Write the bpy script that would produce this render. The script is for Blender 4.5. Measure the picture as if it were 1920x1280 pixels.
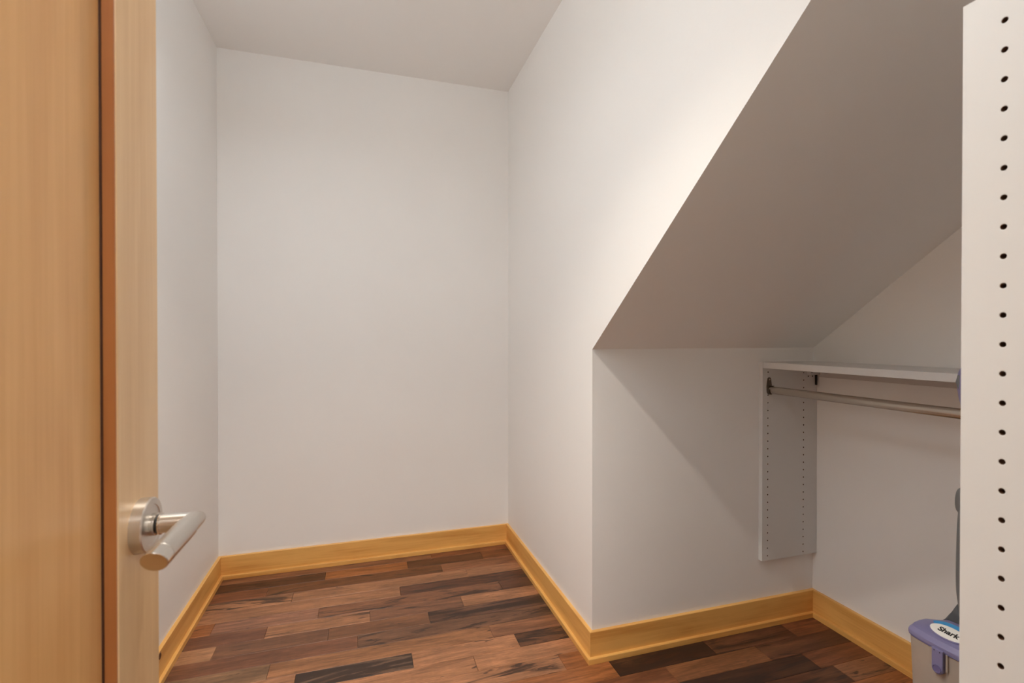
import bpy, bmesh, math, random
from mathutils import Vector, Matrix

# ------------------------------------------------------------------ scene, camera, light
for o in list(bpy.data.objects):
    bpy.data.objects.remove(o)
scene = bpy.context.scene
COL = scene.collection
EYE = 1.18

cam_data = bpy.data.cameras.new('camera')
cam_data.sensor_width = 36.0
cam_data.lens = 917.5 / 1920 * 36.0
cam_data.clip_start = 0.01
cam_data.dof.use_dof = True
cam_data.dof.focus_distance = 2.3
cam_data.dof.aperture_fstop = 9.0
cam = bpy.data.objects.new('camera', cam_data)
COL.objects.link(cam)
cam.location = (0, 0, EYE)
cam.rotation_euler = (math.radians(90 - 0.374), 0, math.radians(-16.954))
scene.camera = cam

world = bpy.data.worlds.new('world')
scene.world = world
world.use_nodes = True
world.node_tree.nodes['Background'].inputs[0].default_value = (1, 0.96, 0.9, 1)
world.node_tree.nodes['Background'].inputs[1].default_value = 0.05

SPOT_POS = (-0.062, 0.95, 2.590)     # small recessed downlight
SPOT_R = 0.028
SPOT_WATTS = 105.0
SPOT_ANGLE, SPOT_BLEND = 102.0, 0.75
FILL_STRENGTH = 6.6  # unseen panel added to fill the closet with light
FILL_UP_STRENGTH = 4.0
FILL_Z = 2.28
HALL_STRENGTH = 90.0
FILL_COL = (0.88, 0.96, 1.0, 1)        # cool tint of the added fill panel
WARM_COL = (1.0, 0.905, 0.78, 1)        # warmer downlight
HALL_COL = (0.97, 0.955, 0.92, 1)
scene.cycles.max_bounces = 12
scene.cycles.diffuse_bounces = 10
scene.cycles.use_light_tree = False

vs = scene.view_settings
vs.view_transform = 'Standard'
vs.look = 'None'
vs.gamma = 1.0
vs.use_curve_mapping = False
vs.exposure = 0.08

# ------------------------------------------------------------------ dimensions of the place
XL, XR, X2 = -0.6795, 0.8023, 1.8425          # left wall, right wall, alcove right wall
YB, Y1, YF = 2.7109, 1.6249, -0.05            # back wall, alcove back wall, front (door) wall
ZC = 2.5977
ZS = 1.140                                     # foot of the sloped alcove ceiling
GR = 0.739                                     # its rise per metre towards the door
HB, TB, TS, HS = 0.110, 0.0133, 0.0253, 0.0205 # baseboard and shoe moulding
def zslope(y): return ZS + GR * (Y1 - y)

# ------------------------------------------------------------------ helpers
def srgb(r, g, b):
    f = lambda c: ((c/255)/12.92 if c/255 <= 0.04045 else ((c/255+0.055)/1.055)**2.4)
    return (f(r), f(g), f(b), 1.0)

def obj_from(name, bm, mats, parent=None, smooth=False, loc=None):
    me = bpy.data.meshes.new(name)
    bmesh.ops.recalc_face_normals(bm, faces=bm.faces)
    bm.to_mesh(me); bm.free()
    if not isinstance(mats, (list, tuple)): mats = [mats]
    for m in mats: me.materials.append(m)
    if smooth:
        for p in me.polygons: p.use_smooth = True
    o = bpy.data.objects.new(name, me)
    COL.objects.link(o)
    if parent: o.parent = parent
    if loc: o.location = loc
    return o

def auto_smooth(o, ang=35):
    me = o.data
    bm = bmesh.new(); bm.from_mesh(me)
    a = math.radians(ang)
    for f in bm.faces: f.smooth = True
    for e in bm.edges:
        if len(e.link_faces) == 2 and e.calc_face_angle(0) > a: e.smooth = False
    bm.to_mesh(me); bm.free()

def empty(name, loc=(0, 0, 0)):
    o = bpy.data.objects.new(name, None)
    COL.objects.link(o); o.location = loc; o.empty_display_size = 0.05
    return o

def tag(o, label=None, cat=None, group=None, kind=None):
    if label: o['label'] = label
    if cat: o['category'] = cat
    if group: o['group'] = group
    if kind: o['kind'] = kind
    return o

def add_box(bm, x0, x1, y0, y1, z0, z1, bev=0.0, seg=1, mi=0):
    t = bmesh.new()
    bmesh.ops.create_cube(t, size=1.0)
    for v in t.verts:
        v.co = Vector(((x0+x1)/2 + v.co.x*(x1-x0), (y0+y1)/2 + v.co.y*(y1-y0), (z0+z1)/2 + v.co.z*(z1-z0)))
    if bev > 0:
        bmesh.ops.bevel(t, geom=list(t.edges), offset=bev, segments=seg, profile=0.5, affect='EDGES')
    merge(bm, t, mi)

def merge(bm, t, mi=0):
    m = {}
    for v in t.verts: m[v] = bm.verts.new(v.co)
    for f in t.faces:
        nf = bm.faces.new([m[v] for v in f.verts]); nf.material_index = mi; nf.smooth = f.smooth
    t.free()

def box(name, x0, x1, y0, y1, z0, z1, mat, parent=None, bev=0.0, seg=1):
    bm = bmesh.new(); add_box(bm, x0, x1, y0, y1, z0, z1, bev, seg)
    return obj_from(name, bm, mat, parent)

def loft(bm, rings, cap=True, closed=True, mi=0):
    vr = [[bm.verts.new(p) for p in r] for r in rings]
    n = len(vr[0])
    for a, b in zip(vr[:-1], vr[1:]):
        for i in range(n if closed else n-1):
            j = (i+1) % n
            f = bm.faces.new((a[i], a[j], b[j], b[i])); f.material_index = mi
    if cap:
        f = bm.faces.new(list(reversed(vr[0]))); f.material_index = mi
        f = bm.faces.new(vr[-1]); f.material_index = mi

def frame_of(d):
    d = Vector(d).normalized()
    a = Vector((0, 0, 1)) if abs(d.z) < 0.9 else Vector((1, 0, 0))
    u = d.cross(a).normalized(); v = d.cross(u).normalized()
    return u, v

def tube(bm, pts, radii, n=20, cap=True, ru=1.0, rv=1.0):
    rings = []
    pts = [Vector(p) for p in pts]
    if not isinstance(radii, (list, tuple)): radii = [radii]*len(pts)
    u = v = None
    for i, p in enumerate(pts):
        d = (pts[min(i+1, len(pts)-1)] - pts[max(i-1, 0)])
        if u is None: u, v = frame_of(d)
        else:
            dn = d.normalized()
            u = (u - dn*u.dot(dn)).normalized(); v = dn.cross(u).normalized()
        rings.append([p + (u*math.cos(2*math.pi*k/n)*ru + v*math.sin(2*math.pi*k/n)*rv)*radii[i] for k in range(n)])
    loft(bm, rings, cap)

def smooth_path(pts, radii, k=4):
    P, Rr = [], []
    q = [tuple(p)+(r,) for p, r in zip(pts, radii)]
    for i in range(len(q)-1):
        a, b, c, d = q[max(i-1, 0)], q[i], q[i+1], q[min(i+2, len(q)-1)]
        for j in range(k):
            t = j/k
            w = [0.5*(2*b[n]+(c[n]-a[n])*t+(2*a[n]-5*b[n]+4*c[n]-d[n])*t*t+(3*b[n]-a[n]-3*c[n]+d[n])*t**3) for n in range(4)]
            P.append(w[:3]); Rr.append(w[3])
    P.append(q[-1][:3]); Rr.append(q[-1][3])
    return P, Rr

def lathe(bm, origin, axis, prof, n=32, mi=0):
    """prof: (radius, distance along axis); closed at both ends."""
    u, v = frame_of(axis); ax = Vector(axis).normalized(); o = Vector(origin)
    rings = [[o + ax*h + (u*math.cos(2*math.pi*k/n) + v*math.sin(2*math.pi*k/n))*r for k in range(n)] for r, h in prof]
    loft(bm, rings, True, True, mi)

# ------------------------------------------------------------------ materials
class NT:
    def __init__(s, name):
        s.m = bpy.data.materials.new(name); s.m.use_nodes = True
        s.t = s.m.node_tree; s.b = s.t.nodes['Principled BSDF']
    def n(s, kind, **kw):
        nd = s.t.nodes.new('ShaderNode' + kind)
        for k, v in kw.items(): setattr(nd, k, v)
        return nd
    def l(s, a, b): s.t.links.new(a, b)
    def math(s, op, a, b=None, c=None, clamp=False):
        nd = s.n('Math', operation=op, use_clamp=clamp)
        for i, x in enumerate((a, b, c)):
            if x is None: continue
            if hasattr(x, 'links'): s.l(x, nd.inputs[i])
            else: nd.inputs[i].default_value = x
        return nd.outputs[0]
    def noise(s, vec, scale, detail=3, rough=0.5, dist=0.0):
        nd = s.n('TexNoise'); s.l(vec, nd.inputs['Vector'])
        nd.inputs['Scale'].default_value = scale; nd.inputs['Detail'].default_value = detail
        nd.inputs['Roughness'].default_value = rough; nd.inputs['Distortion'].default_value = dist
        return nd.outputs['Fac']
    def mapping(s, vec, scale=(1, 1, 1), loc=(0, 0, 0)):
        nd = s.n('Mapping'); s.l(vec, nd.inputs['Vector'])
        nd.inputs['Scale'].default_value = scale; nd.inputs['Location'].default_value = loc
        return nd.outputs[0]
    def ramp(s, fac, stops, interp='LINEAR'):
        nd = s.n('ValToRGB'); s.l(fac, nd.inputs[0]); nd.color_ramp.interpolation = interp
        e = nd.color_ramp.elements
        while len(e) < len(stops): e.new(0.5)
        for i, (p, c) in enumerate(stops): e[i].position = p; e[i].color = c
        return nd.outputs[0]
    def mix(s, fac, a, b, blend='MIX'):
        nd = s.n('Mix', data_type='RGBA', blend_type=blend)
        for i, x in ((0, fac), (6, a), (7, b)):
            if hasattr(x, 'links'): s.l(x, nd.inputs[i])
            else: nd.inputs[i].default_value = x
        return nd.outputs[2]
    def bump(s, h, strength, dist=0.001):
        nd = s.n('Bump'); s.l(h, nd.inputs['Height'])
        nd.inputs['Strength'].default_value = strength; nd.inputs['Distance'].default_value = dist
        s.l(nd.outputs[0], s.b.inputs['Normal'])

def setp(b, **kw):
    for k, v in kw.items(): b.inputs[k.replace('_', ' ')].default_value = v

def plain(name, col, rough=0.5, metal=0.0, spec=0.5, coat=0.0):
    m = NT(name)
    setp(m.b, Base_Color=col, Roughness=rough, Metallic=metal, Coat_Weight=coat)
    m.b.inputs['Specular IOR Level'].default_value = spec
    pos = m.n('NewGeometry').outputs['Position']
    amp = 0.012 if metal > 0.5 else 0.10
    f = m.noise(pos, 12 if metal > 0.5 else 90, 1)
    r = m.math('MULTIPLY_ADD', f, amp, rough-amp/2)
    m.l(r, m.b.inputs['Roughness'])
    return m.m

def paint(name, col, rough=0.55, bump=0.12):
    m = NT(name)
    pos = m.n('NewGeometry').outputs['Position']
    big = m.noise(pos, 1.3, 2)
    c = m.mix(big, tuple(x*0.985 for x in col[:3])+(1,), tuple(min(1, x*1.015) for x in col[:3])+(1,))
    m.l(c, m.b.inputs['Base Color'])
    setp(m.b, Roughness=rough); m.b.inputs['Specular IOR Level'].default_value = 0.3
    m.bump(m.noise(pos, 230, 2, 0.55), bump, 0.0012)
    return m.m

def maple(name, axis, light, dark, rough=0.38, seed=0.0):
    """pale honey veneer, grain running along axis"""
    m = NT(name)
    pos = m.n('NewGeometry').outputs['Position']
    sc = [22.0, 22.0, 22.0]; sc[axis] = 1.3
    fine = [150.0, 150.0, 150.0]; fine[axis] = 4.0
    g1 = m.noise(m.mapping(pos, sc, (seed, seed*2, seed*3)), 1.0, 4, 0.55, 0.6)
    g2 = m.noise(m.mapping(pos, fine, (seed, 1, 2)), 1.0, 3, 0.6)
    fl = [9.0, 9.0, 9.0]; fl[axis] = 2.2
    g3 = m.noise(m.mapping(pos, fl, (3, seed, 5)), 1.0, 3, 0.5, 1.5)
    f = m.math('MULTIPLY_ADD', g2, 0.35, m.math('MULTIPLY', g1, 0.65))
    f = m.math('MULTIPLY_ADD', g3, 0.35, m.math('MULTIPLY', f, 0.75))
    c = m.ramp(f, [(0.34, dark), (0.60, light)])
    m.l(c, m.b.inputs['Base Color'])
    setp(m.b, Roughness=rough, Coat_Weight=0.15, Coat_Roughness=0.25)
    m.bump(g2, 0.03, 0.0005)
    return m.m

def plank_material():
    m = NT('walnut_plank')
    oi = m.n('ObjectInfo')
    tc = m.n('TexCoord').outputs['Object']
    off = m.n('VectorMath', operation='MULTIPLY_ADD')
    comb = m.n('CombineXYZ')
    for i in range(3): m.l(oi.outputs['Random'], comb.inputs[i])
    m.l(comb.outputs[0], off.inputs[0]); off.inputs[1].default_value = (31.0, 17.0, 53.0); m.l(tc, off.inputs[2])
    v = off.outputs[0]
    broad = m.noise(m.mapping(v, (2.6, 17, 17)), 1.0, 4, 0.6, 1.6)
    fine = m.noise(m.mapping(v, (16, 260, 260)), 1.0, 3, 0.7, 0.2)
    pore = m.noise(m.mapping(v, (70, 420, 420)), 1.0, 2, 0.7)
    curl = m.noise(m.mapping(v, (60, 7, 7)), 1.0, 2, 0.5, 0.6)
    tone = m.math('MULTIPLY_ADD', broad, 1.75, 0.14)
    mid = m.noise(m.mapping(v, (5, 75, 75), (2, 8, 6)), 1.0, 3, 0.6, 0.5)
    tone = m.math('MULTIPLY', tone, m.math('MULTIPLY_ADD', fine, 1.6, 0.24))
    tone = m.math('MULTIPLY', tone, m.math('MULTIPLY_ADD', mid, 1.0, 0.52))
    tone = m.math('MULTIPLY', tone, m.math('MULTIPLY_ADD', curl, 0.18, 0.91))
    base = m.n('VectorMath', operation='SCALE'); m.l(oi.outputs['Color'], base.inputs[0]); m.l(tone, base.inputs['Scale'])
    # pale sapwood drift
    sap = m.noise(m.mapping(v, (1.5, 11, 11), (7, 3, 1)), 1.0, 3, 0.5, 1.2)
    sapm = m.n('MapRange'); m.l(sap, sapm.inputs[0]); sapm.inputs[1].default_value = 0.55; sapm.inputs[2].default_value = 0.75
    warm = m.mix(0.0, base.outputs[0], (0, 0, 0, 1))
    c = m.mix(m.math('MULTIPLY', sapm.outputs[0], 0.35), warm, srgb(176, 122, 80))
    # dark mineral streaks; amount is carried by the plank's own alpha
    st = m.noise(m.mapping(v, (2.0, 15, 15), (1, 9, 4)), 1.0, 5, 0.62, 2.2)
    lo = m.math('MULTIPLY_ADD', oi.outputs['Alpha'], -0.46, 0.765)
    mr = m.n('MapRange', interpolation_type='SMOOTHSTEP'); m.l(st, mr.inputs[0]); m.l(lo, mr.inputs[1])
    m.l(m.math('ADD', lo, 0.10), mr.inputs[2])
    c = m.mix(m.math('MULTIPLY', mr.outputs[0], 0.88), c, srgb(50, 36, 30))
    # small knots
    kn = m.noise(m.mapping(v, (9, 48, 48), (4, 4, 4)), 1.0, 2, 0.5, 0.8)
    km = m.n('MapRange'); m.l(kn, km.inputs[0]); km.inputs[1].default_value = 0.70; km.inputs[2].default_value = 0.74
    c = m.mix(m.math('MULTIPLY', km.outputs[0], 0.8), c, srgb(40, 28, 24))
    c = m.mix(m.math('MULTIPLY', pore, 0.16), c, srgb(60, 38, 26))
    m.l(c, m.b.inputs['Base Color'])
    m.l(m.math('MULTIPLY_ADD', fine, 0.16, 0.30), m.b.inputs['Roughness'])
    m.b.inputs['Specular IOR Level'].default_value = 0.34
    m.bump(m.math('ADD', fine, pore), 0.05, 0.0006)
    return m.m

M_WALL = paint('white_wall_paint', (0.88, 0.871, 0.858, 1))
M_CEIL = paint('white_ceiling_paint', (0.885, 0.872, 0.857, 1), 0.7, 0.08)
MAPLE_L, MAPLE_D = srgb(236, 183, 104), srgb(208, 144, 70)
M_BASE_X = maple('maple_trim_lengthwise', 0, MAPLE_L, MAPLE_D, 0.36, 1.0)
M_BASE_Y = maple('maple_trim_crosswise', 1, MAPLE_L, MAPLE_D, 0.36, 4.0)
M_DOOR_Z = maple('maple_door_upright', 2, srgb(222, 174, 114), srgb(202, 148, 88), 0.34, 2.0)
M_STILE_SHEEN = maple('maple_stile_sheen', 2, srgb(226, 192, 146), srgb(208, 168, 120), 0.32, 3.0)  # paler, greyer maple: reflected sheen painted into the colour
M_DOOR_H = maple('maple_door_rail', 1, srgb(222, 178, 122), srgb(200, 150, 94), 0.34, 6.0)
M_EDGE_SHADE = maple('maple_edge_shade', 2, srgb(180, 116, 62), srgb(156, 92, 44), 0.45, 9.0)  # reddish maple, darkened for the shaded stile edge
M_PLANK = plank_material()
M_SUB = plain('dark_subfloor', srgb(38, 26, 20), 0.8)
M_MELA = plain('white_melamine', (0.685, 0.685, 0.68, 1), 0.42)
M_CORE = plain('particle_board', srgb(96, 66, 46), 0.9)
M_NICKEL = plain('satin_nickel', srgb(208, 202, 195), 0.30, 1.0)
M_POLISH = plain('polished_nickel', srgb(222, 216, 208), 0.20, 1.0)
M_BRONZE = plain('grey_steel', srgb(186, 178, 168), 0.26, 1.0)
M_ZINC = plain('pewter_bracket', srgb(110, 100, 90), 0.4, 0.9)
M_DARK = plain('black_rubber', srgb(32, 28, 26), 0.6)
M_RAIL = plain('grey_coated_rail', srgb(205, 200, 196), 0.45)
M_PURPLE = plain('lavender_plastic', srgb(134, 131, 172), 0.32)
M_PURPLE2 = plain('deep_lavender_plastic', srgb(108, 104, 150), 0.3)
M_GREY = plain('charcoal_plastic', srgb(78, 80, 84), 0.4)
M_GREY2 = plain('slate_plastic', srgb(112, 114, 116), 0.35)
M_BLUE = plain('sky_blue_plastic', srgb(70, 150, 208), 0.3)
M_LABEL = plain('white_sticker', srgb(246, 246, 242), 0.35)
M_INK = plain('black_ink', srgb(24, 24, 26), 0.5)
M_KNOT = plain('dark_wood_knot', srgb(92, 58, 34), 0.6)

def bin_material():
    m = NT('smoky_clear_plastic')
    setp(m.b, Base_Color=srgb(216, 204, 192), Roughness=0.22)
    tr = m.n('BsdfTransparent'); tr.inputs[0].default_value = srgb(214, 204, 194)
    mx = m.n('MixShader')
    pos = m.n('NewGeometry').outputs['Position']
    f = m.noise(pos, 14, 3)
    m.l(m.math('MULTIPLY_ADD', f, 0.18, 0.30), mx.inputs[0])
    m.l(m.b.outputs[0], mx.inputs[1]); m.l(tr.outputs[0], mx.inputs[2])
    m.l(mx.outputs[0], m.t.nodes['Material Output'].inputs[0])
    return m.m
M_BIN = bin_material()

def emit_material(name, col, strength):
    m = NT(name)
    setp(m.b, Base_Color=(1, 1, 1, 1), Emission_Color=col, Emission_Strength=strength)
    return m.m

# ------------------------------------------------------------------ the room shell
def structure(o, label, cat): return tag(o, label, cat, kind='structure')

WT = 0.06
def shell_slab(name, outer, inner, mat):
    """two matching polygons joined into a closed slab (mitred edges)"""
    bm = bmesh.new()
    loft(bm, [outer, inner])
    return obj_from(name, bm, mat)

structure(box('wall_left', XL-WT, XL, YF-0.10, YB+WT, 0, ZC, M_WALL), 'plain white painted wall beyond the open door', 'wall')
structure(box('wall_back', XL, XR+WT, YB, YB+WT, 0, ZC, M_WALL), 'plain white painted end wall facing the doorway', 'wall')
structure(box('ceiling', XL-WT, X2+WT, YF-0.10, YB+WT, ZC, ZC+0.06, M_CEIL), 'flat white painted ceiling above the narrow closet', 'ceiling')

# right wall: full height beyond the alcove, its lower edge climbs with the stair slope above the alcove
nrm = Vector((0, GR, 1)).normalized()            # normal of the sloped soffit (upwards)
t = 0.05
oy = t
def inner_slope_z(y): return zslope(y) + t / nrm.z
outer = [(XR, YB, 0), (XR, Y1, 0), (XR, Y1, ZS), (XR, YF-0.1, zslope(YF-0.1)), (XR, YF-0.1, ZC), (XR, YB, ZC)]
inner = [(XR+t, YB, 0), (XR+t, Y1+t, 0), (XR+t, Y1+t, inner_slope_z(Y1+t)), (XR+t, YF-0.1, inner_slope_z(YF-0.1)), (XR+t, YF-0.1, ZC), (XR+t, YB, ZC)]
structure(shell_slab('wall_right', outer, inner, M_WALL), 'bright white wall with a diagonal lower edge above the alcove', 'wall')
# alcove back wall
outer = [(XR, Y1, 0), (X2, Y1, 0), (X2, Y1, ZS), (XR, Y1, ZS)]
inner = [(XR+t, Y1+t, 0), (X2, Y1+t, 0), (X2, Y1+t, inner_slope_z(Y1+t)), (XR+t, Y1+t, inner_slope_z(Y1+t))]
structure(shell_slab('wall_alcove_back', outer, inner, M_WALL), 'short shaded wall under the sloped ceiling with a diagonal shadow', 'wall')
# sloped soffit
outer = [(XR, Y1, ZS), (X2, Y1, ZS), (X2, YF-0.1, zslope(YF-0.1)), (XR, YF-0.1, zslope(YF-0.1))]
inner = [(XR+t, Y1+t, inner_slope_z(Y1+t)), (X2, Y1+t, inner_slope_z(Y1+t)), (X2, YF-0.1, inner_slope_z(YF-0.1)), (XR+t, YF-0.1, inner_slope_z(YF-0.1))]
structure(shell_slab('ceiling_alcove', outer, inner, M_WALL), 'sloped underside of the stairs over the alcove, in shade', 'ceiling')
structure(box('wall_alcove_right', X2, X2+WT, YF-0.10, Y1+t, 0, ZC, M_WALL), 'shaded far wall of the alcove behind the hanging shelf', 'wall')

# front wall with the doorway the photograph is taken from
DX0, DX1, DTOP = -0.262, 0.46, 2.06
bm = bmesh.new()
add_box(bm, XL, DX0-0.02, YF-0.10, YF, 0, ZC)
add_box(bm, DX1+0.02, X2, YF-0.10, YF, 0, min(ZC, zslope(YF)))
add_box(bm, DX0-0.02, DX1+0.02, YF-0.10, YF, DTOP+0.02, ZC)
structure(obj_from('wall_front', bm, M_WALL), 'white wall around the doorway behind the viewer', 'wall')
bm = bmesh.new()
add_box(bm, DX0-0.02, DX0, YF-0.105, YF+0.004, 0, DTOP, 0.002)
add_box(bm, DX1, DX1+0.02, YF-0.105, YF+0.004, 0, DTOP, 0.002)
add_box(bm, DX0-0.02, DX1+0.02, YF-0.105, YF+0.004, DTOP, DTOP+0.02, 0.002)
structure(obj_from('trim_1', bm, M_DOOR_Z), 'honey maple jamb lining the doorway behind the viewer', 'door frame')

# hallway behind the doorway (source of the faint light from behind)
HY = -1.75
structure(box('floor_hall', -1.2, 1.5, HY, YF-0.10, -0.03, 0.0, plain('hall_carpet', srgb(190, 186, 180), 0.9)), 'pale grey carpet floor of the hall behind the doorway', 'floor')
structure(box('wall_hall_back', -1.2, 1.5, HY-0.06, HY, 0, ZC, M_WALL), 'white hall wall behind the viewer', 'wall')
structure(box('wall_hall_left', -1.26, -1.2, HY, YF-0.10, 0, ZC, M_WALL), 'white side wall at the left of the hall', 'wall')
structure(box('wall_hall_right', 1.5, 1.56, HY, YF-0.10, 0, ZC, M_WALL), 'white side wall at the right of the hall', 'wall')
structure(box('wall_hall_front', -1.2, XL, YF-0.16, YF-0.10, 0, ZC, M_WALL), 'white hall wall beside the closet', 'wall')
structure(box('ceiling_hall', -1.2, 1.5, HY, YF-0.10, ZC, ZC+0.05, M_CEIL), 'white ceiling of the hall behind the doorway', 'ceiling')

# ------------------------------------------------------------------ floor of separate planks
PITCH, SEAM0 = 0.0858, 2.632
floor = structure(box('floor', XL, X2, YF-0.10, YB, -0.05, -0.0125, M_SUB), 'dark walnut plank floor with black mineral streaks', 'floor')
LT, MT, DT, RT, OT, GT, VD = (156,108,76), (130,86,60), (90,56,39), (120,72,46), (148,92,54), (126,94,68), (62,38,27)
ROWS = {   # row: joints along x, then (tone, streak) per plank from left to right
 -1: ([0.35], [(MT,.2),(RT,.3)]),
 0: ([-.18,.22,.618], [(DT,.55),(OT,.1),(DT,.35),(RT,.35)]),
 1: ([-.427,.3855], [(RT,.25),((112,72,46),.5),(MT,.15)]),
 2: ([-.309,.5], [(LT,.6),(LT,.1),(LT,.12)]),
 3: ([.165], [(LT,.22),(DT,.62)]),
 4: ([-.585,-.184,.628], [(OT,.1),((146,104,82),.05),(MT,.5),(DT,.4)]),
 5: ([-.374,.027,.4248], [((110,72,54),.15),(LT,.52),((124,86,64),.3),(LT,.1)]),
 6: ([-.537,-.133,.266], [((164,122,90),.02),((112,78,58),.2),((120,82,58),.15),((98,68,52),.62)]),
 7: ([-.0216], [((114,76,56),.28),((112,80,60),.55)]),
 8: ([-.3226,.492], [(GT,.3),((148,104,72),.28),(MT,.45)]),
 9: ([-.227,.1726,.575], [(LT,.2),((104,82,66),.80),(LT,.36),((104,70,48),.68)]),
 10: ([.39], [(LT,.15),(LT,.12)]),
 11: ([-.25,.693], [(MT,.3),(LT,.5),(OT,.15)]),
 12: ([-.1,.858,1.266,1.6476], [(MT,.2),(OT,.15),(VD,.7),(DT,.55),(RT,.2)]),
 13: ([.2,1.036,1.4346], [(MT,.3),(RT,.2),((132,88,58),.12),(DT,.4)]),
 14: ([.35,.95,1.5685], [(LT,.3),(MT,.2),(VD,.5),(RT,.3)]),
 15: ([.1,1.3,1.62], [(MT,.3),(MT,.2),(DT,.6),(MT,.4)]),
 16: ([-.2,.6,1.45], [(MT,.3),(LT,.2),(MT,.3),(OT,.2)]),
}
rnd = random.Random(7)
tones = [LT, MT, DT, RT, OT, GT, LT, MT]
row = -1
while True:
    y1 = SEAM0 - PITCH*row if row >= 0 else YB
    y0 = SEAM0 - PITCH*(row+1)
    if y1 < YF-0.08: break
    if row == -1: y0 = SEAM0; 
    if row in ROWS: joints, looks = ROWS[row]
    else:
        joints, x = [], XL + rnd.uniform(.15, .5)
        while x < X2-0.15:
            joints.append(x); x += rnd.uniform(.3, .62)
        looks = [(rnd.choice(tones), rnd.uniform(.05, .6)) for _ in range(len(joints)+1)]
    xmax = XR if y0 > Y1 - 0.01 else X2
    xs = [XL] + [j for j in joints if j < xmax-0.02] + [xmax]
    for i in range(len(xs)-1):
        a, b = xs[i]+0.0004, xs[i+1]-0.0004
        lift = rnd.uniform(-0.00025, 0.0003)
        cx, cy = (a+b)/2, (y0+y1)/2
        hw, hd = (b-a)/2, (y1-y0)/2-0.0004
        bm = bmesh.new()
        rings = [[(-hw+e, -hd+e, z), (hw-e, -hd+e, z), (hw-e, hd-e, z), (-hw+e, hd-e, z)] for e, z in ((0, -0.012), (0, -0.0010+lift), (0.0010, lift))]
        loft(bm, rings)
        p = obj_from('plank', bm, M_PLANK, floor, loc=(cx, cy, 0))
        (r, g, bl), st = looks[min(i, len(looks)-1)]
        k = rnd.uniform(0.95, 1.05)
        c = srgb(r*k, g*k, bl*k) if (r, g, bl) in (LT, MT, DT, RT, OT, GT, VD) else srgb(r*k*.97, g*k*.94, bl*k*.91)
        p.color = (c[0], c[1], c[2], st)
    row += 1

# ------------------------------------------------------------------ baseboards with shoe moulding
def run(name, p0, p1, nrm2, m0, m1, label):
    """p0->p1 along the wall foot, nrm2 points into the room, m = mitre at each end (+1 outside corner, -1 inside)"""
    p0, p1 = Vector(p0), Vector(p1); n = Vector(nrm2); d = (p1-p0).normalized()
    mat = M_BASE_X if abs(d.x) > abs(d.y) else M_BASE_Y
    def ext(prof):
        bm = bmesh.new(); rings = []
        for base, s in ((p0 , -m0), (p1, m1)):
            rings.append([tuple((base + n*o + d*(s*o)).to_2d()) + (z,) for o, z in prof])
        loft(bm, rings); return bm
    e = 0.0016
    o = obj_from(name, ext([(0, 0.0005), (TB, 0.0005), (TB, HB-e), (TB-e, HB), (0, HB)]), mat)
    structure(o, label, 'baseboard')
    obj_from('shoe_molding', ext([(TB, 0.0005), (TS, 0.0005), (TS, HS-0.0022), (TS-0.0008, HS-0.0006), (TS-0.0024, HS), (TB, HS)]), mat, o)
    return o
bl = run('baseboard_left', (XL, YF), (XL, YB), (1, 0), 0, -1, 'honey maple baseboard along the left wall beyond the door')
run('baseboard_back', (XL, YB), (XR, YB), (0, -1), -1, -1, 'honey maple baseboard along the end wall')
run('baseboard_right', (XR, YB), (XR, Y1), (-1, 0), -1, 1, 'honey maple baseboard along the right wall up to its corner')
run('baseboard_alcove_back', (XR, Y1), (X2, Y1), (0, -1), 1, -1, 'shaded honey maple baseboard under the hanging shelf panel')
run('baseboard_alcove_right', (X2, Y1), (X2, YF), (-1, 0), -1, 0, 'honey maple baseboard on the far alcove wall beside the vacuum cleaner')
# small dark knot standing in the left baseboard near its top edge
bm = bmesh.new()
lathe(bm, (XL+TB-0.002, 1.945, 0.094), (1, 0, 0), [(0.011, 0), (0.0105, 0.0032), (0.007, 0.0042), (0.005, 0.0030)], 16)
kn = obj_from('wood_knot', bm, M_KNOT, bl); kn['label'] = 'small dark knot'

# ------------------------------------------------------------------ panelled door standing open at the left
DXF = -0.205                     # face of the stiles
door = empty('door_1', (DXF-0.018, YF, 0))
structure(door, 'open honey maple panel door with a brushed lever handle', 'door')
def dpart(name, y0, y1, z0, z1, x0, x1, mat, bev=0.0012, par=None):
    o = box(name, x0, x1, y0, y1, z0, z1, mat, None, bev, 2)
    o.parent = par or door; o.matrix_parent_inverse = Matrix.Translation(-Vector((par or door).location)) if par is None else Matrix()
    return o
YH, YL = YF+0.006, 0.5974
S0 = 0.5091
dpart('stile', S0, YL, 0.012, 2.045, DXF-0.036, DXF, M_STILE_SHEEN)
dpart('stile', YH, YH+0.088, 0.012, 2.045, DXF-0.036, DXF, M_STILE_SHEEN)
dpart('rail', YH+0.088, S0, 1.945, 2.045, DXF-0.036, DXF, M_DOOR_H)
dpart('rail', YH+0.088, S0, 0.012, 0.19, DXF-0.036, DXF, M_DOOR_H)
dpart('panel', YH+0.080, S0-0.0030, 0.18, 1.955, DXF-0.026, DXF-0.0112, M_DOOR_Z, 0.0005)
# reddish lever stile edge towards the panel, darkened to paint in its shade
e = dpart('stile_edge_shade', S0-0.0011, S0+0.0004, 0.19, 1.945, DXF-0.0112, DXF-0.0010, M_EDGE_SHADE, 0.0003)
e['label'] = 'reddish edge of the stile with its shade painted in'
dpart('gap_shade', S0-0.0032, S0-0.0012, 0.19, 1.945, DXF-0.0130, DXF-0.0100, plain('dark_brown_gap_shade', srgb(70, 34, 14), 0.7), 0.0002)  # dark strip painting in the shade of the panel joint
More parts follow.
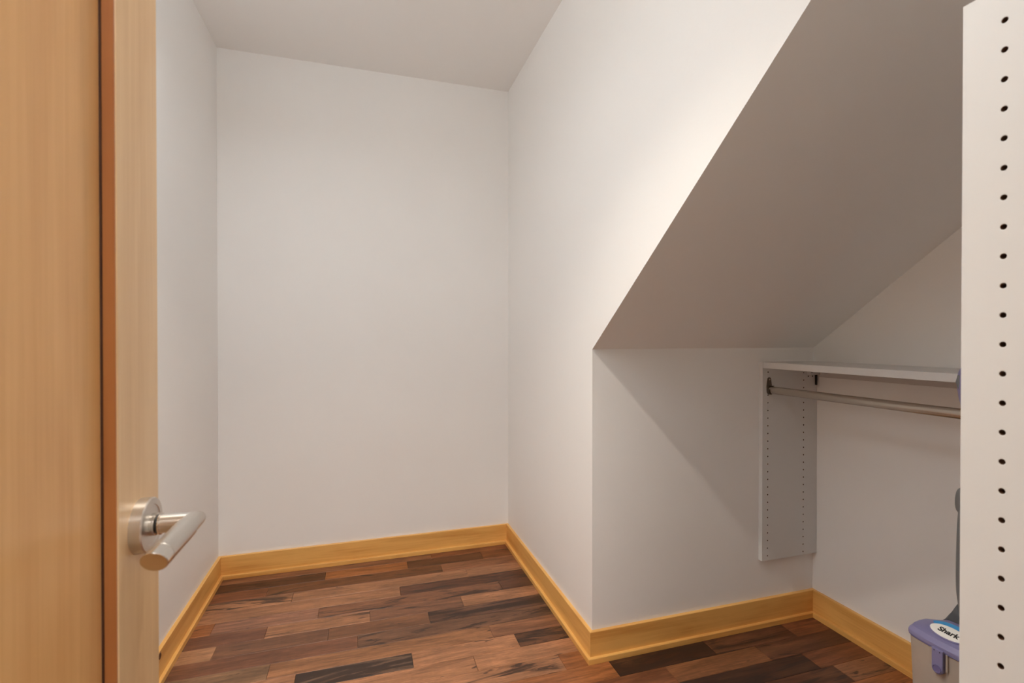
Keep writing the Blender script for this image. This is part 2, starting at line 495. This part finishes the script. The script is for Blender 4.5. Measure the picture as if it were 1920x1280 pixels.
# lever handle
HYC, HZ = 0.5518, 1.0005
hx = DXF
bm = bmesh.new()
lathe(bm, (hx, HYC, HZ), (1, 0, 0), [(0.0258, 0), (0.0258, 0.0092), (0.0250, 0.0104), (0.0190, 0.0106), (0.0186, 0.0101), (0.012, 0.0101)], 48)
ros = obj_from('handle_rosette', bm, M_NICKEL); auto_smooth(ros, 30)
lev_x = -0.1605
def with_parent(o, par):
    o.parent = par
    o.matrix_parent_inverse = par.matrix_basis.inverted()
    return o
with_parent(ros, door)
bm = bmesh.new()
lathe(bm, (hx+0.0101, HYC, HZ), (1, 0, 0), [(0.0104, 0), (0.0104, 0.0042), (0.0096, 0.0046), (0.0085, 0.0048), (0.0085, 0.0066), (0.0102, 0.0070), (0.0102, 0.0080), (0.0092, 0.0084)], 32)
cl = obj_from('collar', bm, M_POLISH, ros); auto_smooth(cl, 30)
bm = bmesh.new()
lathe(bm, (hx+0.0148, HYC, HZ), (1, 0, 0), [(0.0090, 0), (0.0090, 0.0021)], 24)
g = obj_from('gap_shade', bm, M_DARK, ros); auto_smooth(g, 30)  # dark ring standing in for the shaded gap between collar rings
# lever: neck along x, mitred corner, grip along -y
R1, R2 = 0.0089, 0.0098
n = 32
def circ(c, u, v, r): return [tuple(Vector(c) + Vector(u)*math.cos(2*math.pi*k/n)*r + Vector(v)*math.sin(2*math.pi*k/n)*r) for k in range(n)]
neck = circ((hx+0.0170, HYC, HZ), (0, 1, 0), (0, 0, 1), R1)
miter = []
for k in range(n):
    a = 2*math.pi*k/n
    dy, dz = math.cos(a)*R1, math.sin(a)*R1
    miter.append((lev_x + dy, HYC + dy, HZ + dz))        # 45 degree mitre plane
def grip_ring(y, r, slant=0.0):
    out = []
    for k in range(n):
        a = 2*math.pi*k/n
        out.append((lev_x + math.cos(a)*r, y - math.sin(a)*slant*r, HZ + math.sin(a)*r))
    return out
bm = bmesh.new()
loft(bm, [neck, miter, grip_ring(HYC-0.014, R1), grip_ring(HYC-0.0215, R1)])
lv = obj_from('lever', bm, M_NICKEL); auto_smooth(lv, 30); with_parent(lv, door)
bm = bmesh.new()
loft(bm, [grip_ring(HYC-0.0205, R1), grip_ring(HYC-0.0205, R2-0.0003), grip_ring(HYC-0.021, R2), grip_ring(HYC-0.0800, R2), grip_ring(HYC-0.0805, R2-0.0003), grip_ring(HYC-0.0805, R1)])
g = obj_from('grip_sleeve', bm, M_NICKEL, lv); auto_smooth(g, 30)
bm = bmesh.new()
loft(bm, [grip_ring(HYC-0.0795, R2-0.0002), grip_ring(HYC-0.0935, R2-0.0001, 0.6), grip_ring(HYC-0.0941, R2-0.0006, 0.6)])
g = obj_from('end_cap', bm, M_POLISH, lv); auto_smooth(g, 30)

# ------------------------------------------------------------------ melamine panels with drilled rows
def drilled_panel(name, w, h, th, cols, zs, hr, par, mat=M_MELA, both=False, hd=0.010, extra=(), seg=10):
    """panel in local (u along width, z up), front face at v=0, body towards +v; real drilled holes.
       cols: u positions, zs: list of z lists per column"""
    bm = bmesh.new()
    cell = hr*2.2
    edges_u = [0.0]
    for c in cols: edges_u += [c-cell, c+cell]
    edges_u.append(w)
    def q(u0, u1, z0, z1):
        if u1-u0 < 1e-6 or z1-z0 < 1e-6: return
        bm.faces.new([bm.verts.new((u, 0, z)) for u, z in ((u0, z0), (u1, z0), (u1, z1), (u0, z1))])
    for i in range(len(edges_u)-1):
        u0, u1 = edges_u[i], edges_u[i+1]
        if i % 2 == 0: q(u0, u1, 0, h); continue
        c = cols[i//2]; z = 0.0
        for hz in zs[i//2]:
            q(u0, u1, z, hz-cell)
            N = 16
            outer, inner, bot = [], [], []
            for k in range(N):
                a = 2*math.pi*(k+0.5)/N
                ca, sa = math.cos(a), math.sin(a)
                s = cell/max(abs(ca), abs(sa))
                outer.append(bm.verts.new((c+ca*s, 0, hz+sa*s)))
                inner.append(bm.verts.new((c+ca*hr, 0, hz+sa*hr)))
                bot.append(bm.verts.new((c+ca*hr, hd, hz+sa*hr)))
            corners = {}
            for k in range(N):
                j = (k+1) % N
                bm.faces.new((outer[k], outer[j], inner[j], inner[k]))
                f = bm.faces.new((inner[k], inner[j], bot[j], bot[k])); f.material_index = 1
                # fill the square corner where the outline jumps from one side to the next
                A, B = outer[k].co, outer[j].co
                if abs(A.x-B.x) > 1e-6 and abs(A.z-B.z) > 1e-6:
                    cx = c + math.copysign(cell, (A.x+B.x)/2-c); cz = hz + math.copysign(cell, (A.z+B.z)/2-hz)
                    if (Vector((cx, 0, cz))-A).length > 1e-5 and (Vector((cx, 0, cz))-B).length > 1e-5:
                        bm.faces.new((outer[k], bm.verts.new((cx, 0, cz)), outer[j]))
            f = bm.faces.new(bot); f.material_index = 1
            z = hz+cell
        q(u0, u1, z, h)
    bmesh.ops.recalc_face_normals(bm, faces=bm.faces)
    for f in bm.faces:                                  # front faces look towards -v
        if f.material_index == 0 and f.normal.y > 0: f.normal_flip()
    # the other five sides, with a tiny eased edge
    e = 0.0006
    def face(pts): bm.faces.new([bm.verts.new(p) for p in pts])
    face([(0, 0, 0), (0, th, 0), (w, th, 0), (w, 0, 0)])
    face([(0, 0, h), (w, 0, h), (w, th, h), (0, th, h)])
    face([(0, 0, 0), (0, 0, h), (0, th, h), (0, th, 0)])
    face([(w, 0, 0), (w, th, 0), (w, th, h), (w, 0, h)])
    face([(0, th, 0), (0, th, h), (w, th, h), (w, th, 0)])
    me = bpy.data.meshes.new(name); bmesh.ops.remove_doubles(bm, verts=bm.verts, dist=1e-6)
    bm.to_mesh(me); bm.free()
    me.materials.append(mat); me.materials.append(M_CORE)
    o = bpy.data.objects.new(name, me); COL.objects.link(o)
    if par: o.parent = par
    return o

HP = 0.03133
# --- shelf hung in the alcove
SX0, SZ0, SZ1, STH = 1.5555, 0.2705, 1.0830, 0.0185
SXW = X2 - 0.0006 - SX0
YP = Y1 - 0.0190                    # visible face of the end panel
unit = empty('hanging_shelf_unit', (0, 0, 0))
tag(unit, 'white wall-hung closet shelf with a drilled side panel in the alcove', 'shelf unit')
zs = [0.0195 + HP*k for k in range(25)]
p = drilled_panel('side_panel', SXW, SZ1-SZ0, STH, [0.0275, 0.2135], [[z for z in zs if True], [z-0.006 for z in zs if z-0.006 > 0.004]], 0.0028, unit)
p.location = (SX0, YP, SZ0)
YE = 0.452
p2 = p.copy(); COL.objects.link(p2); p2.parent = unit
p2.rotation_euler = (0, 0, math.pi); p2.location = (X2-0.0006, YE, SZ0)
# mirrored end panel: its front edge must face the room, so use an unrotated plain copy behind
p2.data = p.data.copy()
box('shelf', SX0+0.0004, X2-0.0006, YE+0.0002, YP-0.0002, SZ1-0.0245, SZ1, M_MELA, unit, 0.0008, 1)
box('hanging_rail', X2-0.0075, X2-0.0005, YE+0.0002, YP-0.0002, 1.0175, 1.0580, M_RAIL, unit, 0.0008, 1)
# suspension block with its hook slot
bm = bmesh.new()
add_box(bm, 1.785, X2-0.008, YP-0.020, YP-0.0002, 1.0270, 1.0580, 0.0015, 2)
add_box(bm, 1.800, 1.818, YP-0.0215, YP-0.0195, 1.0365, 1.0480, 0.0004, 1)
bk = obj_from('suspension_block', bm, M_MELA, unit); bk['label'] = 'white plastic block under the shelf'
bm = bmesh.new()
lathe(bm, (1.7905, YP-0.0002, 1.0402), (0, -1, 0), [(0.0034, 0), (0.0034, 0.0206), (0.0020, 0.0208), (0.0018, 0.0198)], 12)
obj_from('screw', bm, M_ZINC, bk)
box('slot_shade', X2-0.0140, X2-0.0085, YP-0.0080, YP-0.0003, 0.9830, 1.0268, M_DARK, unit, 0.0006, 1)  # dark box standing in for the shaded slot at the panel's back edge
for hx2 in (1.7935, 1.8150):  # dark discs standing in for two small holes
    bm = bmesh.new()
    lathe(bm, (hx2, YP-0.0002, 1.0205), (0, -1, 0), [(0.0027, 0), (0.0027, 0.0012), (0.0017, 0.0013)], 12)
    obj_from('screw', bm, M_DARK, unit)

# --- hanging rod below the shelf
rod = empty('closet_rod', (0, 0, 0))
tag(rod, 'oval steel hanging rod in a pewter cup under the shelf', 'rod')
RXC, RZC = SX0+0.032, 0.9700
def oval_ring(y, a, b, zc=RZC):
    return [(RXC + math.cos(2*math.pi*k/28)*a, y, zc + math.sin(2*math.pi*k/28)*b) for k in range(28)]
bm = bmesh.new(); loft(bm, [oval_ring(YP-0.003, 0.0085, 0.0150), oval_ring(YE+0.0035, 0.0085, 0.0150)])
r = obj_from('tube', bm, M_BRONZE, rod); auto_smooth(r, 40)
def rod_cup(y, s):
    bm = bmesh.new()
    # back plate: oval cup below, rounded ear with screw above
    def plate(prof, y0, y1): loft(bm, [[(x, y0, z) for x, z in prof], [(x, y1, z) for x, z in prof]])
    pts = []
    for k in range(13):
        a = math.pi*k/12; pts.append((RXC+math.cos(a)*0.0085, 1.0125+math.sin(a)*0.0085))
    for k in range(13):
        a = math.pi + math.pi*k/12; pts.append((RXC+math.cos(a)*0.0125, RZC-0.002+math.sin(a)*0.0175))
    pts = pts[:13] + [(RXC-0.0125, RZC+0.016)] + pts[13:] + [(RXC+0.0125, RZC+0.016)]
    plate(pts, y, y-0.0028*s)
    # open cup lip
    n2 = 24
    ro, ri = [], []
    for k in range(n2+1):
        a = math.pi*0.94 + math.pi*1.12*k/n2
        ro.append((RXC+math.cos(a)*0.0125, RZC+math.sin(a)*0.0190)); ri.append((RXC+math.cos(a)*0.0092, RZC+math.sin(a)*0.0157))
    loop = ro + ri[::-1]
    v0 = [bm.verts.new((x, y-0.0026*s, z)) for x, z in loop]; v1 = [bm.verts.new((x, y-0.0115*s, z)) for x, z in loop]
    L = len(loop)
    for k in range(L):
        j = (k+1) % L; bm.faces.new((v0[k], v0[j], v1[j], v1[k]))
    for k in range(n2):
        bm.faces.new((v1[k], v1[k+1], v1[L-2-k], v1[L-1-k])); bm.faces.new((v0[k], v0[k+1], v0[L-2-k], v0[L-1-k]))
    add_box(bm, RXC-0.004, RXC+0.006, min(y-0.0028*s, y-0.022*s), max(y-0.0028*s, y-0.022*s), RZC+0.0152, RZC+0.0175, 0.0006)
    c = obj_from('rod_cup', bm, M_ZINC, rod); auto_smooth(c, 35)
    bm = bmesh.new(); lathe(bm, (RXC, y-0.0028*s, 1.0120), (0, -s, 0), [(0.0036, 0), (0.0032, 0.0012), (0.0015, 0.0013)], 14)
    obj_from('screw', bm, M_POLISH, c)
rod_cup(YP-0.0002, 1)
rod_cup(YE+0.0002, -1)

# --- tall unit at the right edge of the view: its drilled side panel faces the door
TX, TY1, TZ = 0.653, 0.3850, 1.5560
tall = empty('tall_shelf_unit', (0, 0, 0))
tag(tall, 'tall white shelf unit with a drilled side panel at the right edge', 'shelf unit')
TW = TY1 - (YF+0.004)
tz0 = 1.5160 - HP*48
zs = [tz0 + HP*k for k in range(49) if tz0+HP*k > 0.03]
sp = drilled_panel('side_panel', TW, TZ-0.002, 0.019, [0.0383, TW-0.05], [zs, zs], 0.0028, tall)
sp.rotation_euler = (0, 0, -math.pi/2); sp.location = (TX, TY1, 0.002)
b = sp.modifiers.new('eased', 'BEVEL'); b.width = 0.0009; b.segments = 2; b.limit_method = 'ANGLE'; b.angle_limit = math.radians(80)
sp2 = sp.copy(); COL.objects.link(sp2); sp2.parent = tall; sp2.location = (TX+0.60, TY1, 0.002)
for z in (0.10, 0.48, 0.84, 1.20, 1.5365):
    box('shelf', TX+0.0192, TX+0.5998, YF+0.0122, TY1-0.002, z, z+0.019, M_MELA, tall, 0.0008)
box('back_panel', TX+0.0192, TX+0.5998, YF+0.0045, YF+0.0120, 0.002, TZ-0.001, M_MELA, tall)

# ------------------------------------------------------------------ upright vacuum cleaner half behind the tall unit
vac = empty('vacuum_cleaner', (1.42, 0.8245, 0))
tag(vac, 'lavender and grey upright vacuum cleaner with a clear dust bin in the alcove', 'vacuum cleaner')
def vpart(name, bm, mat, par=None, ang=35):
    o = obj_from(name, bm, mat); auto_smooth(o, ang)
    if par is None: with_parent(o, vac)
    else: o.parent = par
    return o
YC = 0.8245
def plan(scale_f, front, z, dz_front=0.0):
    """rounded D outline of the bin: flat-ish front at small x, swelling sides, tapering back. scale_f: inset in metres"""
    base = [(1.3300, -0.046), (1.3275, -0.02), (1.3270, 0.0), (1.3275, 0.02), (1.3300, 0.046), (1.3330, 0.066), (1.3390, 0.0765), (1.3540, 0.0830),
            (1.3780, 0.0865), (1.4040, 0.0860), (1.4150, 0.0800), (1.4330, 0.0700), (1.4600, 0.0610), (1.4850, 0.0550), (1.4950, 0.0450), (1.4950, -0.0450),
            (1.4850, -0.0550), (1.4600, -0.0610), (1.4330, -0.0700), (1.4150, -0.0800), (1.4040, -0.0860), (1.3780, -0.0865), (1.3540, -0.0830), (1.3390, -0.0765), (1.3330, -0.066)]
    cx, cy = 1.405, 0.0
    out = []
    for x, y in base:
        d = Vector((x-cx, y-cy)); L = d.length
        d *= (L - scale_f)/L
        out.append((cx + d.x, YC + cy + d.y, z + dz_front*(1.405-(cx+d.x))/0.08))
    return out
# lid: rim, shoulder, gently rising top
bm = bmesh.new()
loft(bm, [plan(0.0030, 0, 0.4275), plan(0.0000, 0, 0.4290), plan(0.0000, 0, 0.4370), plan(0.0020, 0, 0.4395), plan(0.0040, 0, 0.4420, -0.001),
          plan(0.0085, 0, 0.4490, -0.0015), plan(0.020, 0, 0.4530, -0.003), plan(0.045, 0, 0.4550, -0.002)])
lid = vpart('lid', bm, M_PURPLE)
bm = bmesh.new()
loft(bm, [plan(0.0022, 0, 0.4240), plan(0.0008, 0, 0.4262), plan(0.0022, 0, 0.4278)])
vpart('rim', bm, M_PURPLE2, lid)
# clear bin below the lid, narrowing downwards
bm = bmesh.new()
loft(bm, [plan(0.016, 0, 0.185), plan(0.0130, 0, 0.188), plan(0.0095, 0, 0.30), plan(0.0045, 0, 0.4255)])
dust = vpart('dust_bin', bm, M_BIN); dust['label'] = 'smoky clear plastic bin'
bm = bmesh.new()
lathe(bm, (1.415, YC, 0.192), (0, 0, 1), [(0.030, 0), (0.034, 0.06), (0.046, 0.12), (0.046, 0.225)], 28)
vpart('filter_core', bm, M_GREY2, dust)
bm = bmesh.new()
loft(bm, [plan(0.020, 0, 0.189), plan(0.018, 0, 0.21), plan(0.03, 0, 0.345), plan(0.045, 0, 0.355)])
vpart('dust', bm, plain('grey_dust', srgb(128, 112, 98), 0.95), dust)
# latch hanging from the lid over the front of the bin
bm = bmesh.new()
LX = 1.3255
prof = [(-0.0120, 0.4310), (0.0120, 0.4310), (0.0120, 0.386)] + [(math.cos(-math.pi*k/12)*0.0120, 0.3835+math.sin(-math.pi*k/12)*0.0120) for k in range(13)] + [(-0.0120, 0.386)]
loft(bm, [[(LX+0.008, YC+y, z) for y, z in prof], [(LX-0.0025, YC+y, z) for y, z in prof], [(LX-0.0040, YC+y*0.9, 0.4045+(z-0.4045)*0.965) for y, z in prof]])
latch = vpart('latch', bm, M_PURPLE, None, 30); latch['label'] = 'lavender latch tab'
bm = bmesh.new()
lathe(bm, (LX-0.0038, YC, 0.3840), (-1, 0, 0), [(0.0095, 0), (0.0095, 0.0016), (0.0082, 0.0020), (0.0074, 0.0010), (0.004, 0.0010)], 24)
vpart('button', bm, M_PURPLE2, latch)
for yy in (-0.0165, 0.0165):
    bm = bmesh.new(); add_box(bm, LX+0.002, LX+0.009, YC+yy-0.0022, YC+yy+0.0022, 0.384, 0.4262, 0.0008)
    vpart('latch_guide', bm, M_BIN, latch)
for yy in (-0.006, 0.006):
    bm = bmesh.new(); lathe(bm, (LX-0.0032, YC+yy, 0.4265), (-1, 0, 0), [(0.0013, 0), (0.0013, 0.0012), (0.0006, 0.0013)], 10)
    vpart('hinge_pin', bm, M_DARK, latch)
# oval badge on the lid, with the blue crescent behind it
def lid_z(x, y):
    return 0.4548 - 0.004*max(0, (1.378-x)/0.03)**1.6
def oval(cx, cy, a, b, h, nn=40, inset=0.0):
    return [(cx+math.cos(2*math.pi*k/nn)*(a-inset), cy+math.sin(2*math.pi*k/nn)*(b-inset), h) for k in range(nn)]
BX, BY, BZ, BT = 1.3660, 0.8265, 0.4590, math.radians(-20)   # badge centre and tilt towards the front
def place_badge(bm):
    # built flat round the origin (x across, y along), then tilted and set on the lid
    m = Matrix.Translation((BX, BY, BZ)) @ Matrix.Rotation(BT, 4, 'Y')
    bm.transform(m)
bm = bmesh.new(); loft(bm, [oval(0, 0, 0.0220, 0.0412, -0.012), oval(0, 0, 0.0220, 0.0412, 0.0012), oval(0, 0, 0.0208, 0.0400, 0.0022)]); place_badge(bm)
ring = vpart('badge_ring', bm, M_PURPLE, lid)
bm = bmesh.new(); loft(bm, [oval(0, 0, 0.0200, 0.0390, 0.0005), oval(0, 0, 0.0200, 0.0390, 0.0029), oval(0, 0, 0.0194, 0.0384, 0.0031)]); place_badge(bm)
badge = vpart('badge', bm, M_LABEL, lid); badge['label'] = 'white oval badge with black lettering'
bm = bmesh.new()
cres = [(math.cos(a)*0.0345, math.sin(a)*0.0500) for a in [math.radians(-62+124*k/24) for k in range(25)]] + [(math.cos(a)*0.0222, math.sin(a)*0.0414) for a in [math.radians(62-124*k/24) for k in range(25)]]
va = [bm.verts.new((x, y, -0.014)) for x, y in cres]; vb = [bm.verts.new((x, y, 0.0006)) for x, y in cres]
L = len(cres)
for k in range(L): bm.faces.new((va[k], va[(k+1) % L], vb[(k+1) % L], vb[k]))
for k in range(24):
    bm.faces.new((vb[k], vb[k+1], vb[L-2-k], vb[L-1-k])); bm.faces.new((va[k], va[k+1], va[L-2-k], va[L-1-k]))
place_badge(bm)
vpart('blue_crescent', bm, M_BLUE, lid)
# lettering
fc = bpy.data.curves.new('lettering', 'FONT'); fc.body = 'Shark'; fc.size = 0.0200; fc.align_x = 'CENTER'; fc.align_y = 'CENTER'; fc.extrude = 0.0003; fc.offset = 0.00055
tmp = bpy.data.objects.new('lettering_source', fc); COL.objects.link(tmp)
bpy.context.view_layer.update()
me = bpy.data.meshes.new_from_object(tmp.evaluated_get(bpy.context.evaluated_depsgraph_get()))
bpy.data.objects.remove(tmp); bpy.data.curves.remove(fc)
me.name = 'lettering'; me.materials.clear(); me.materials.append(M_INK)
# text x -> -Y, text y -> +X, up stays up
R3 = Matrix(((0, 1, 0, 0), (-1, 0, 0, 0), (0, 0, 1, 0), (0, 0, 0, 1)))
me.transform(Matrix.Translation((BX, BY, BZ)) @ Matrix.Rotation(BT, 4, 'Y') @ Matrix.Translation((0.0, 0, 0.0034)) @ R3 @ Matrix.Scale(0.95, 4, (1, 0, 0)))
lt = bpy.data.objects.new('lettering', me); COL.objects.link(lt); lt.parent = lid
# motor body, back spine, wand, hose holder and handle
def bodyring(x0, x1, hw, z, k=0.35):
    r = (x1-x0)*k
    pts = []
    for cx, cy, a0 in ((x1-r, hw-r, 0), (x0+r, hw-r, 90), (x0+r, -hw+r, 180), (x1-r, -hw+r, 270)):
        for q in range(5):
            a = math.radians(a0+22.5*q); pts.append((cx+math.cos(a)*r, YC+cy+math.sin(a)*r, z))
    return pts
bm = bmesh.new()
loft(bm, [bodyring(1.34, 1.52, 0.070, 0.10), bodyring(1.335, 1.525, 0.078, 0.12), bodyring(1.335, 1.525, 0.078, 0.165), bodyring(1.34, 1.52, 0.074, 0.184)])
vpart('motor_housing', bm, M_PURPLE2)
bm = bmesh.new()
loft(bm, [bodyring(1.4970, 1.545, 0.050, 0.184, .3), bodyring(1.4970, 1.545, 0.050, 0.42, .3), bodyring(1.4970, 1.545, 0.048, 0.455, .3)])
vpart('spine', bm, M_GREY)
bm = bmesh.new()   # carry-handle hump behind the lid
hump = []
for k in range(13):
    f = k/12; x = 1.442 + 0.098*f
    z = 0.450 + 0.056*math.sin(math.pi*min(1, f*0.62+0.04)) 
    w = 0.0615 - 0.010*f*f
    hump.append([(x, YC-w, 0.4490), (x, YC-w*0.92, z*0.6+0.449*0.4), (x, YC-w*0.82, z), (x, YC+w*0.82, z), (x, YC+w*0.92, z*0.6+0.449*0.4), (x, YC+w, 0.4490)])
loft(bm, hump)
vpart('carry_handle', bm, M_GREY)
bm = bmesh.new()
WX, WY = 1.468, YC+0.0125
tube(bm, *smooth_path([(WX, 0.8460, 0.470), (WX, 0.8463, 0.490), (WX, 0.8500, 0.535), (WX, 0.8504, 0.60), (WX, 0.8486, 0.69), (WX, 0.8474, 0.735), (WX, 0.8450, 0.78), (WX, 0.8300, 1.00)], [0.0175, 0.018, 0.0195, 0.0200, 0.0200, 0.0190, 0.0175, 0.0165]), n=22)
wand = vpart('wand', bm, M_GREY2)
bm = bmesh.new()
tube(bm, [(WX-0.0195, 0.8470, 0.52), (WX-0.0200, 0.8475, 0.60), (WX-0.0200, 0.8460, 0.71)], [0.0018, 0.0022, 0.0018], 10)
vpart('groove_strip', bm, M_DARK, wand)
bm = bmesh.new()
tube(bm, *smooth_path([(WX, 0.8500, 0.7335), (WX, 0.8560, 0.742), (WX, 0.8574, 0.765), (WX, 0.8580, 0.788), (WX, 0.8575, 0.7975)], [0.008, 0.0155, 0.0165, 0.0125, 0.005]), n=20)
vpart('hose_hook', bm, M_GREY2, wand)
bm = bmesh.new()   # bulbous lavender grip at the top
tube(bm, *smooth_path([(WX, 0.834, 0.985), (WX, 0.8400, 1.003), (WX, 0.838, 1.03), (WX, 0.8345, 1.065), (WX, 0.836, 1.09), (WX, 0.837, 1.105), (WX, 0.838, 1.118), (WX, 0.838, 1.124)], [0.016, 0.020, 0.028, 0.0345, 0.031, 0.025, 0.015, 0.005]), n=26)
grip = vpart('grip', bm, M_PURPLE)
bm = bmesh.new()
tube(bm, [(WX-0.020, WY+0.014, 1.052), (WX-0.0225, WY+0.0155, 1.068), (WX-0.021, WY+0.0145, 1.086)], [0.007, 0.0095, 0.007], 14)
vpart('switch', bm, M_GREY2, grip)
# floor nozzle
bm = bmesh.new()
loft(bm, [bodyring(1.235, 1.50, 0.130, 0.004, .12), bodyring(1.230, 1.505, 0.134, 0.018, .12), bodyring(1.230, 1.505, 0.134, 0.045, .12), bodyring(1.26, 1.50, 0.122, 0.075, .12), bodyring(1.33, 1.50, 0.085, 0.101, .2)])
vpart('floor_nozzle', bm, M_GREY)
for s in (-1, 1):
    bm = bmesh.new(); lathe(bm, (1.515, YC+s*0.088, 0.030), (0, s, 0), [(0.024, 0), (0.029, 0.003), (0.029, 0.017), (0.024, 0.020)], 24)
    vpart('wheel', bm, M_DARK)

# ------------------------------------------------------------------ closet and hall lamps, added fill panel
lamp = empty('ceiling_light', (SPOT_POS[0], SPOT_POS[1], ZC))
tag(lamp, 'small round downlight with a white trim ring in the closet ceiling', 'lamp')
bm = bmesh.new()
lathe(bm, (0, 0, 0), (0, 0, -1), [(0.066, 0.0002), (0.066, 0.003), (0.060, 0.006), (0.047, 0.007), (0.046, 0.0045)], 36)
o = obj_from('trim_ring', bm, M_MELA, lamp); auto_smooth(o)
bm = bmesh.new()
lathe(bm, (0, 0, 0), (0, 0, -1), [(SPOT_R, 0.0048), (SPOT_R, ZC-SPOT_POS[2])], 32)
o = obj_from('lens', bm, emit_material('glowing_lens', WARM_COL, 8.0), lamp)
ld = bpy.data.lights.new('downlight_beam', 'SPOT'); ld.energy = SPOT_WATTS; ld.color = WARM_COL[:3]
ld.spot_size = math.radians(SPOT_ANGLE); ld.spot_blend = SPOT_BLEND; ld.shadow_soft_size = SPOT_R
lo = bpy.data.objects.new('downlight_beam', ld); COL.objects.link(lo); lo.parent = lamp; lo.location = (0, 0, SPOT_POS[2]-0.004-ZC)

pl = empty('added_fill_panel', (-0.475, 0.93, FILL_Z))  # no such fixture known: added out of view for soft fill light
tag(pl, 'added fill light, a long flat white panel hung below the closet ceiling', 'lamp')
box('frame', -0.185, 0.185, -0.665, 0.665, -0.012, 0.012, M_MELA, pl, 0.003, 2)
def glow_slab(name, z0, z1, up, mat):
    bm = bmesh.new(); add_box(bm, -0.175, 0.175, -0.655, 0.655, z0, z1)
    o = obj_from(name, bm, [M_MELA, mat], pl)
    for p in o.data.polygons:
        if p.normal.z * up > 0.9: p.material_index = 1     # only the outer face glows
glow_slab('diffuser', -0.0155, -0.0122, -1, emit_material('glowing_fill_panel', FILL_COL, FILL_STRENGTH))
glow_slab('fill_uplight', 0.0122, 0.0155, 1, emit_material('glowing_fill_uplight', FILL_COL, FILL_UP_STRENGTH))
for yy in (-0.55, 0.55):
    bm = bmesh.new(); tube(bm, [(0, yy, 0.0155), (0, yy, ZC-FILL_Z)], 0.003, 10)
    obj_from('hanger', bm, M_NICKEL, pl)

hl = empty('hall_ceiling_light', (0.2, -0.95, ZC))
tag(hl, 'round white ceiling light in the hall behind the viewer', 'lamp')
bm = bmesh.new()
lathe(bm, (0, 0, 0), (0, 0, -1), [(0.15, 0.0002), (0.15, 0.025), (0.142, 0.028)], 36)
o = obj_from('base', bm, M_MELA, hl); auto_smooth(o)
bm = bmesh.new()
lathe(bm, (0, 0, 0), (0, 0, -1), [(0.140, 0.0285), (0.130, 0.045), (0.100, 0.062), (0.05, 0.072), (0.005, 0.075)], 36)
o = obj_from('diffuser', bm, emit_material('glowing_diffuser', HALL_COL, HALL_STRENGTH), hl, smooth=True)
